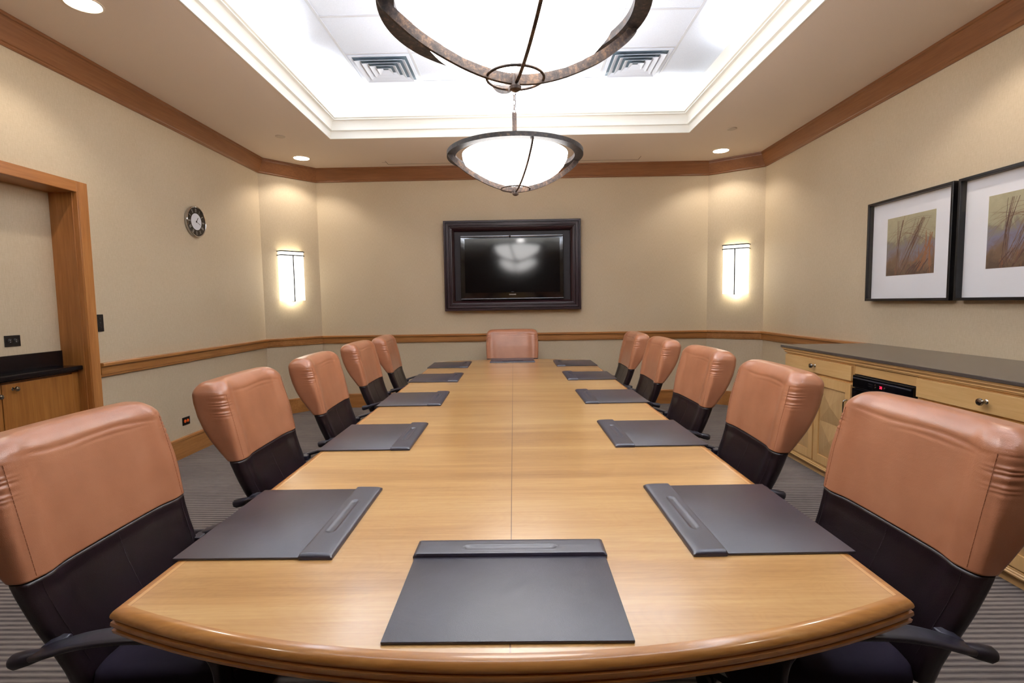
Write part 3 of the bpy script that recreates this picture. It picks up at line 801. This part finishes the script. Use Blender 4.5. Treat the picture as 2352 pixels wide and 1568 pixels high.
# ------------------------------------------------------------------ chairs
ZS, ZT = .739, 1.118
def interp(tab, z):
    if z <= tab[0][0]: return tab[0][1]
    for (a, va), (b, vb) in zip(tab, tab[1:]):
        if z <= b:
            u = (z - a) / (b - a); u = u * u * (3 - 2 * u) if False else u
            return va + (vb - va) * u
    return tab[-1][1]
XF = [(.40, .105), (.46, .094), (.52, .074), (.58, .050), (.64, .026), (.70, .006), (.739, 0), (.80, -.012), (.90, -.032), (1.0, -.056), (1.118, -.084)]
TH = [(.40, .062), (.55, .060), (.70, .056), (.739, .064), (.78, .086), (.84, .114), (.90, .136), (.96, .149), (1.02, .154), (1.07, .150), (1.118, .142)]
HW = [(.40, .290), (.50, .308), (.60, .325), (.70, .338), (.739, .341), (.90, .343), (1.05, .340), (1.118, .336)]
def back_loop(z, zeff=None, inset=0.0, shrink_w=0.0, shrink_t=1.0, wr=True):
    xf, th, hw_ = interp(XF, z), interp(TH, z), interp(HW, z)
    hw_ = hw_ - inset - shrink_w
    th = th - 2 * inset
    xc = xf - inset - th / 2; th *= shrink_t
    x1, x0 = xc + th / 2, xc - th / 2
    cr = min(.026 + max(0, min(.016, (z - .85) * .1)), th * .40, hw_ * .45)
    pts = []
    NF, NS, NC = 34, 4, 7
    def corner(cx, cy, a0):
        for k in range(NC):
            a = a0 + (PI / 2) * k / (NC - 1)
            pts.append([cx + cr * math.cos(a), cy + cr * math.sin(a), math.cos(a), math.sin(a)])
    for k in range(1, NF): pts.append([x1, -hw_ + cr + (2 * hw_ - 2 * cr) * k / NF, 1, 0])
    corner(x1 - cr, hw_ - cr, 0)
    for k in range(1, NS): pts.append([x1 - cr - (th - 2 * cr) * k / NS, hw_, 0, 1])
    corner(x0 + cr, hw_ - cr, PI / 2)
    for k in range(1, NF): pts.append([x0, hw_ - cr - (2 * hw_ - 2 * cr) * k / NF, -1, 0])
    corner(x0 + cr, -hw_ + cr, PI)
    for k in range(1, NS): pts.append([x0 + cr + (th - 2 * cr) * k / NS, -hw_, 0, -1])
    corner(x1 - cr, -hw_ + cr, 1.5 * PI)
    out = []
    for x, y, nx, ny in pts:
        d = 0.0; u = min(1, abs(y) / hw_)
        if nx > .5:
            # gently dished front with fuller bolsters by the side seams
            d += .012 * (math.exp(-((u - .80) / .13) ** 2) - (1 - u * u) * .8) * min(1, max(0, (z - .46) / .2))
            if wr:
                d -= .0028 * math.exp(-((z - (1.058 - .03 * y + .006 * math.sin(13 * y))) / .0075) ** 2) * max(0, 1 - (u / .9) ** 6)
                d -= .0014 * math.exp(-((z - (1.036 + .02 * y + .004 * math.sin(17 * y + 1))) / .006) ** 2) * max(0, 1 - ((y - .08) / .2) ** 2)
        if wr:
            e_ = math.hypot(min(hw_ - abs(y), .2) if nx > .3 else 0, (x1 - x) if nx <= .95 else 0)
            g = math.exp(-((z - 1.005) / .045) ** 2) * math.exp(-(e_ / .034) ** 2) * (1 if nx > -.3 else 0)
            d += .0030 * g * math.sin(2 * PI * (z + .004 * math.sin(z * 130)) / .0165)
        if abs(ny) > .5: d += .006 * math.sin(PI * min(1, max(0, (z - ZS) / (ZT - ZS)))) if z > ZS else 0
        out.append((x + nx * d, y + ny * d, z))
    return out
def make_chair():
    r_ = thing('conference_chair', '', 'chair', (0, 0, 0), 0, 'two-tone leather conference chairs around the table')
    # upper tan cushion
    loops = [back_loop(ZS + .001, inset=.012, wr=False), back_loop(ZS + .0015, inset=.004, wr=False)]
    z = ZS + .004; RT = .060
    while z < ZT - RT: loops.append(back_loop(z)); z += .0045 if z < .93 else .0025
    for k in range(27):
        a = (PI / 2) * k / 26
        zz = ZT - RT + RT * math.sin(a)
        s = math.cos(a)
        loops.append([(p[0], p[1], zz) for p in back_loop(min(zz, ZT), shrink_w=(1 - s) * .062, shrink_t=max(.22, .22 + .78 * s))])
    # the top bows up slightly in the middle
    loops = [[(x, y, zz + .006 * (1 - (y / .33) ** 2) * max(0, (zz - 1.0) / .118)) for x, y, zz in l] for l in loops]
    bm = BM(); rings(bm, loops); obj('backrest_cushion', bm, 'tan_leather', r_, smooth=70)
    # lower dark panel
    loops = []; z = .405
    loops.append(back_loop(.40, inset=.012, wr=False))
    while z < ZS - .004: loops.append(back_loop(z, inset=.0025, wr=False)); z += .012
    loops.append(back_loop(ZS - .002, inset=.003, wr=False)); loops.append(back_loop(ZS + .0005, inset=.010, wr=False))
    bm = BM(); rings(bm, loops); obj('backrest_panel', bm, 'brown_leather', r_, smooth=70)
    # stitch seams
    def seam(name, y_of, z0, z1, mat, off=.0005, inset=0.0):
        pts = []; n = 26
        for k in range(n + 1):
            zz = z0 + (z1 - z0) * k / n
            y = y_of(zz); hw_ = interp(HW, zz); u = min(1, abs(y) / hw_)
            dd = .012 * (math.exp(-((u - .80) / .13) ** 2) - (1 - u * u) * .8) * min(1, max(0, (zz - .46) / .2))
            pts.append((interp(XF, zz) - inset + dd + off, y, zz))
        bm = BM()
        for k in range(n):
            a, b = Vector(pts[k]), Vector(pts[k + 1])
            tube(bm, [a.lerp(b, .08), a.lerp(b, .92)], .0008, 5)
        obj(name, bm, mat, r_)
    for s in (-1, 1):
        seam('side_seam', lambda zz, s=s: s * (interp(HW, zz) - .034), ZS + .01, ZT - .06, 'tan_thread')
        seam('side_seam', lambda zz, s=s: s * (interp(HW, zz) - .044), .47, ZS - .008, 'dark_thread', inset=.0025)
    seam('centre_seam', lambda zz: .004 * math.sin(zz * 9), .47, ZS - .008, 'dark_thread', inset=.0025)
    # seat
    bm = BM(); loops = []
    def seat_loop(z, ins):
        x0, x1, hwid = .085 + ins, .60 - ins, .295 - ins; cr = .07; pts = []
        for cx, cy, a0 in ((x1 - cr, hwid - cr, 0), (x0 + cr, hwid - cr, PI / 2), (x0 + cr, -hwid + cr, PI), (x1 - cr, -hwid + cr, 1.5 * PI)):
            for k in range(7):
                a = a0 + PI / 2 * k / 6; pts.append((cx + cr * math.cos(a), cy + cr * math.sin(a), z))
        return pts
    for z, ins in ((.365, .03), (.368, .012), (.38, .002), (.41, 0), (.435, .004), (.45, .016), (.456, .04), (.459, .12)): loops.append(seat_loop(z, ins))
    rings(bm, loops); obj('seat', bm, 'seat_fabric', r_, smooth=60)
    bm = BM(); loops = [seat_loop(.340, .05), seat_loop(.364, .02)]; rings(bm, loops); obj('seat_shell', bm, 'black_plastic', r_, smooth=40)
    # arms: flat arched band with a stub at the back and a post down to the seat
    for s in (-1, 1):
        path = [(.030, .558), (.055, .568), (.10, .582), (.16, .598), (.24, .610), (.33, .614), (.42, .606), (.48, .590), (.515, .560), (.528, .52), (.530, .46), (.526, .40), (.50, .362), (.44, .352)]
        yy = [s * .362] * 10 + [s * .358, s * .345, s * .300, s * .22]
        P = [Vector((a, y, b)) for (a, b), y in zip(path, yy)]; S = []
        for i in range(len(P) - 1):
            p0, p1, p2, p3 = P[max(i - 1, 0)], P[i], P[i + 1], P[min(i + 2, len(P) - 1)]
            for k in range(4):
                u = k / 4
                S.append(.5 * ((2 * p1) + (p2 - p0) * u + (2 * p0 - 5 * p1 + 4 * p2 - p3) * u * u + (3 * p1 - p0 - 3 * p2 + p3) * u ** 3))
        S.append(P[-1]); loops = []
        for i, p in enumerate(S):
            d = (S[min(i + 1, len(S) - 1)] - S[max(i - 1, 0)]).normalized()
            side = Vector((0, 1, 0)); side = (side - d * side.dot(d)).normalized(); nn = d.cross(side)
            wd = .036 if i > 6 else .020 + .016 * i / 6
            tk = .0095
            l = []
            for k in range(12):
                a = 2 * PI * k / 12
                ca, sa = math.cos(a), math.sin(a)
                l.append(tuple(p + side * (wd * math.copysign(abs(ca) ** .6, ca)) + nn * (tk * math.copysign(abs(sa) ** .6, sa))))
            loops.append(l)
        bm = BM(); rings(bm, loops); ar = obj('armrest', bm, 'black_plastic', r_, smooth=60)
        bm = BM(); tube(bm, [(.05, s * .362, .562), (.018, s * .366, .556), (-.012, s * .371, .550), (-.022, s * .373, .548)], [.014, .0195, .021, .015], 14); obj('arm_stub', bm, 'black_plastic', ar, smooth=50)
        bm = BM(); box(bm, .035, .075, min(s * .29, s * .35), max(s * .29, s * .35), .545, .575, .006); obj('arm_bracket', bm, 'black_plastic', ar)
    # column and five-star base
    bm = BM(); lathe(bm, [(.03, .12), (.03, .22), (.02, .225), (.02, .34)], 20, (.32, 0, 0)); obj('gas_column', bm, 'dark_metal', r_, smooth=40)
    bm = BM(); box(bm, .20, .44, -.09, .09, .315, .345, .008); obj('tilt_mechanism', bm, 'black_plastic', r_)
    bm = BM(); lathe(bm, [(.045, .075), (.05, .08), (.045, .125), (.03, .13)], 24, (.32, 0, 0)); obj('base_hub', bm, 'black_plastic', r_, smooth=40)
    for k in range(5):
        a = 2 * PI * k / 5 + .3; c_, s_ = math.cos(a), math.sin(a)
        bm = BM(); loops = []
        for q, hh, ww, zz in ((.03, .022, .028, .10), (.15, .018, .024, .092), (.28, .012, .018, .078), (.30, .010, .014, .074)):
            p = Vector((.32 + c_ * q, s_ * q, zz)); sd = Vector((-s_, c_, 0))
            loops.append([tuple(p + sd * ww * i + Vector((0, 0, 1)) * hh * j) for i, j in ((-1, -1), (1, -1), (1, 1), (-1, 1))])
        rings(bm, loops); lg = obj('leg', bm, 'black_plastic', r_)
        bm = BM()
        for w_ in (-.016, .016):
            ce = Vector((.32 + c_ * .285, s_ * .285, .029)) + Vector((-s_, c_, 0)) * w_
            loops = []
            for h_ in (-.009, .009):
                loops.append([tuple(ce + Vector((-s_, c_, 0)) * h_ + Vector((c_, s_, 0)) * .0288 * math.cos(2 * PI * i / 18) + Vector((0, 0, .0288)) * math.sin(2 * PI * i / 18)) for i in range(18)])
            rings(bm, loops)
        tube(bm, [(.32 + c_ * .285, s_ * .285, .03), (.32 + c_ * .285, s_ * .285, .072)], .008, 8)
        obj('caster', bm, 'black_plastic', lg, smooth=40)
    return r_
chair0 = make_chair(); cfirst = True
def place_chair(x, y, rz, label):
    global cfirst
    if cfirst: o = chair0; cfirst = False
    else: o = copy_tree(chair0)
    o.location = (x, y, 0); o.rotation_euler = (0, 0, rz); o['label'] = label
chL = [(-1.333, 1.643, .011), (-1.346, 2.71, .035), (-1.349, 3.723, .05), (-1.406, 4.91, .019), (-1.393, 5.806, .071)]
chR = [(1.185, 1.647, .016), (1.228, 2.742, -.03), (1.245, 3.791, .026), (1.218, 4.856, -.013), (1.187, 5.824, -.01)]
for k, (x, y, t_) in enumerate(chL): place_chair(x, y - .006, t_, 'tan and dark brown leather chair on the left table side, ' + ordn[k])
for k, (x, y, t_) in enumerate(chR): place_chair(x, y - .006, PI + t_, 'tan and dark brown leather chair on the right table side, ' + ordn[k])
place_chair(-.092, 6.74, -PI / 2, 'tan leather head chair facing the camera at the far table end')

# ------------------------------------------------------------------ buffet on the right wall
BX = 2.485      # face of the carcasses
YA, YE = 2.22, 4.76
ZC = 1.048      # counter top
def buffet_unit(label, y0, y1, mirror):
    r_ = thing('buffet_cabinet', label, 'cabinet', (BX, y0, 0), 0, 'maple buffet cabinets under the long granite top')
    w = y1 - y0; dp = WR - BX - .002
    obj('carcass', bx(0, dp, 0, w, .105, .976, .002), 'maple', r_)
    obj('plinth', bx(.02, dp, .0, w, 0, .068), 'maple_y', r_)
    bm = BM()
    L = []
    pr = [(0, .066), (-.020, .066), (-.022, .074), (-.016, .080), (-.020, .086), (-.014, .092), (-.016, .098), (-.006, .104), (0, .106)]
    L = [[(x, 0, z) for x, z in pr], [(x, w, z) for x, z in pr]]
    rings(bm, L); obj('base_moulding', bm, 'maple_y', r_)
    # drawer
    dr = obj('drawer', bx(-.020, -.0005, .012, w - .008, .852, .966, .003), 'maple_y', r_)
    bm = BM(); lathe(bm, [(.014, 0), (.009, -.004), (.007, -.018), (.015, -.024), (.021, -.033), (.018, -.041), (.005, -.044)], 24, axis='X')
    obj('knob', bm, 'nickel', dr, (-.020, w / 2, .912), smooth=40)
    # two doors with pyramid raised panels
    for s in (0, 1):
        a = .012 + s * (w / 2 - .002); b = a + w / 2 - .020
        bm = BM()
        fr = .062
        box(bm, -.020, -.0005, a, a + fr, .112, .828, .002); box(bm, -.020, -.0005, b - fr, b, .112, .828, .002)
        box(bm, -.020, -.0005, a + fr, b - fr, .112, .112 + fr + .01, .0); box(bm, -.020, -.0005, a + fr, b - fr, .828 - fr - .01, .828, .0)
        dr = obj('door', bm, 'maple', r_)
        bm = BM(); zA, zB = .112 + fr + .01, .828 - fr - .01; zm = (zA + zB) / 2
        for q0, q1 in ((zA, zm), (zm, zB)):
            c_ = bm.verts.new((-.030, (a + b) / 2, (q0 + q1) / 2))
            cs = [bm.verts.new((-.008, y, z)) for y, z in ((a + fr, q0), (b - fr, q0), (b - fr, q1), (a + fr, q1))]
            for i in range(4): bm.faces.new((cs[i], cs[(i + 1) % 4], c_))
        obj('raised_panel', bm, 'maple_panel', dr)
        # bar pull near the middle stiles / appliance side
        hy = (a + .032) if s == (0 if not mirror else 1) else (a + .032 if s == 0 else b - .032)
        if s == 1: hy = b - .032 if mirror else a + .032
        if s == 0: hy = a + .032 if not mirror else b - .032
        bm = BM(); tube(bm, [(-.020, hy, .600), (-.046, hy, .606), (-.050, hy, .616), (-.050, hy, .690), (-.046, hy, .700), (-.020, hy, .706)], .005, 8)
        obj('handle', bm, 'nickel', dr, smooth=50)
    return r_
buffet_unit('maple buffet cabinet left of the small black refrigerator, near far wall', 3.80, YE, False)
buffet_unit('maple buffet cabinet right of the small black refrigerator, nearest the camera', YA, 3.195, True)
# refrigerator between the units
rf = thing('undercounter_refrigerator', 'small black undercounter refrigerator with a red digital display', 'refrigerator', (BX, 3.2, 0))
obj('cabinet', bx(.0, WR - BX - .002, .004, .592, .02, .906, .004), 'black_frame', rf)
obj('control_panel', bx(-.022, -.0005, .008, .588, .815, .904, .004), 'black_glass', rf)
obj('door', bx(-.026, -.0005, .008, .588, .075, .810, .005), 'black_glass', rf)
bm = BM(); lathe(bm, [(.006, .02), (.006, .575)], 12, (-.022, 0, .884), axis='Y'); obj('panel_trim', bm, 'black_plastic', rf, smooth=50)
bm = BM()
text_bm(bm, '38', .026, Matrix(((0, 0, -1, -.0226), (-1, 0, 0, .292), (0, 1, 0, .855), (0, 0, 0, 1))), .0004)
obj('display', bm, 'led_red', rf)
for y, z in ((.345, .866), (.345, .847), (.255, .857)):
    bm = BM(); lathe(bm, [(.005, 0), (.005, -.002), (.003, -.003)], 12, axis='X'); obj('button', bm, 'nickel', rf, (-.022, y, z), smooth=50)
bm = BM()
for z in (.866, .847): box(bm, -.0226, -.0220, .375, .415, z - .0012, z + .0012)
obj('legend', bm, 'black_slot', rf)
obj('toe_grille', bx(-.006, .02, .008, .588, 0.0, .06, .002), 'black_plastic', rf)
fp = obj('filler_panel', bx(0, .018, 0, .6, .911, .972, .002), 'maple_y', None, (BX, 3.1975, 0)); tag(fp, 'narrow maple filler panel above the small black refrigerator', 'panel')
# worktop with its cornice
wt = thing('buffet_countertop', 'long dark granite countertop along the right wall above maple cornice', 'countertop', (BX, YA, 0))
L = YE - YA
obj('granite_slab', bx(-.042, WR - BX - .001, -.04, L + .04, ZC - .022, ZC, .003), 'granite_honed', wt)
pr = [(.0, .977), (-.010, .977), (-.012, .984), (-.018, .988), (-.016, .994), (-.022, 1.002), (-.030, 1.010), (-.028, 1.014), (-.034, 1.018), (-.036, 1.0255), (.0, 1.0255)]
bm = BM(); rings(bm, [[(x, x * -0 + x, z) for x, z in pr], [(x, L - x, z) for x, z in pr]])
box(bm, .0, WR - BX - .002, .002, L - .002, .977, 1.0255); box(bm, .0, WR - BX - .002, L - .002, L + .030, 1.0, 1.0255)
obj('cornice', bm, 'maple_y', wt)

# ------------------------------------------------------------------ lights
def area(name, loc, size, size_y, energy, color, rot):
    l = bpy.data.lights.new(name, 'AREA'); l.shape = 'RECTANGLE'; l.size = size; l.size_y = size_y; l.energy = energy; l.color = color; l.spread = math.radians(135)
    o = bpy.data.objects.new(name, l); COL.objects.link(o); o.location = loc; o.rotation_euler = rot; return o
COVE = 18.0   # W per metre of hidden cove strip, shining up
cp = offset_pts(tray, .016, True)
for i in range(4):
    a, b = cp[i], cp[(i + 1) % 4]; d = b - a; ln = d.length - .1; m_ = (a + b) / 2
    area('cove_strip', (m_.x, m_.y, CZ + .215), ln, .022, COVE * ln, (.98, .985, 1.0), (PI, 0, -math.atan2(d.y, d.x)))
wd = bpy.data.worlds.new('World'); sc.world = wd; wd.use_nodes = True
wd.node_tree.nodes['Background'].inputs[0].default_value = (.9, .85, .8, 1); wd.node_tree.nodes['Background'].inputs[1].default_value = .0

# ------------------------------------------------------------------ camera
cd = bpy.data.cameras.new('camera'); co = bpy.data.objects.new('camera', cd); COL.objects.link(co)
cd.sensor_width = 36.0; cd.lens = 1175.8 / 2352 * 36; cd.clip_start = .05
yaw, pitch, roll = math.radians(.795), math.radians(4.295), math.radians(-.890)
fw = Vector((-math.sin(yaw) * math.cos(pitch), math.cos(yaw) * math.cos(pitch), -math.sin(pitch)))
rt = Vector((math.cos(yaw), math.sin(yaw), 0)); up = rt.cross(fw)
r2 = rt * math.cos(roll) + up * math.sin(roll); u2 = up * math.cos(roll) - rt * math.sin(roll)
mt = Matrix((r2, u2, -fw)).transposed().to_4x4(); mt.translation = (0, 0, 1.437 + DZ)
co.matrix_world = mt
sc.camera = co

sc.view_settings.view_transform = 'Standard'; sc.view_settings.look = 'None'; sc.view_settings.gamma = 1.0
sc.view_settings.exposure = 0.80; sc.view_settings.use_curve_mapping = False
try:
    sc.cycles.use_denoising = True; sc.cycles.max_bounces = 8; sc.cycles.sample_clamp_indirect = 4.0
    sc.cycles.caustics_reflective = False; sc.cycles.caustics_refractive = False
except Exception: pass
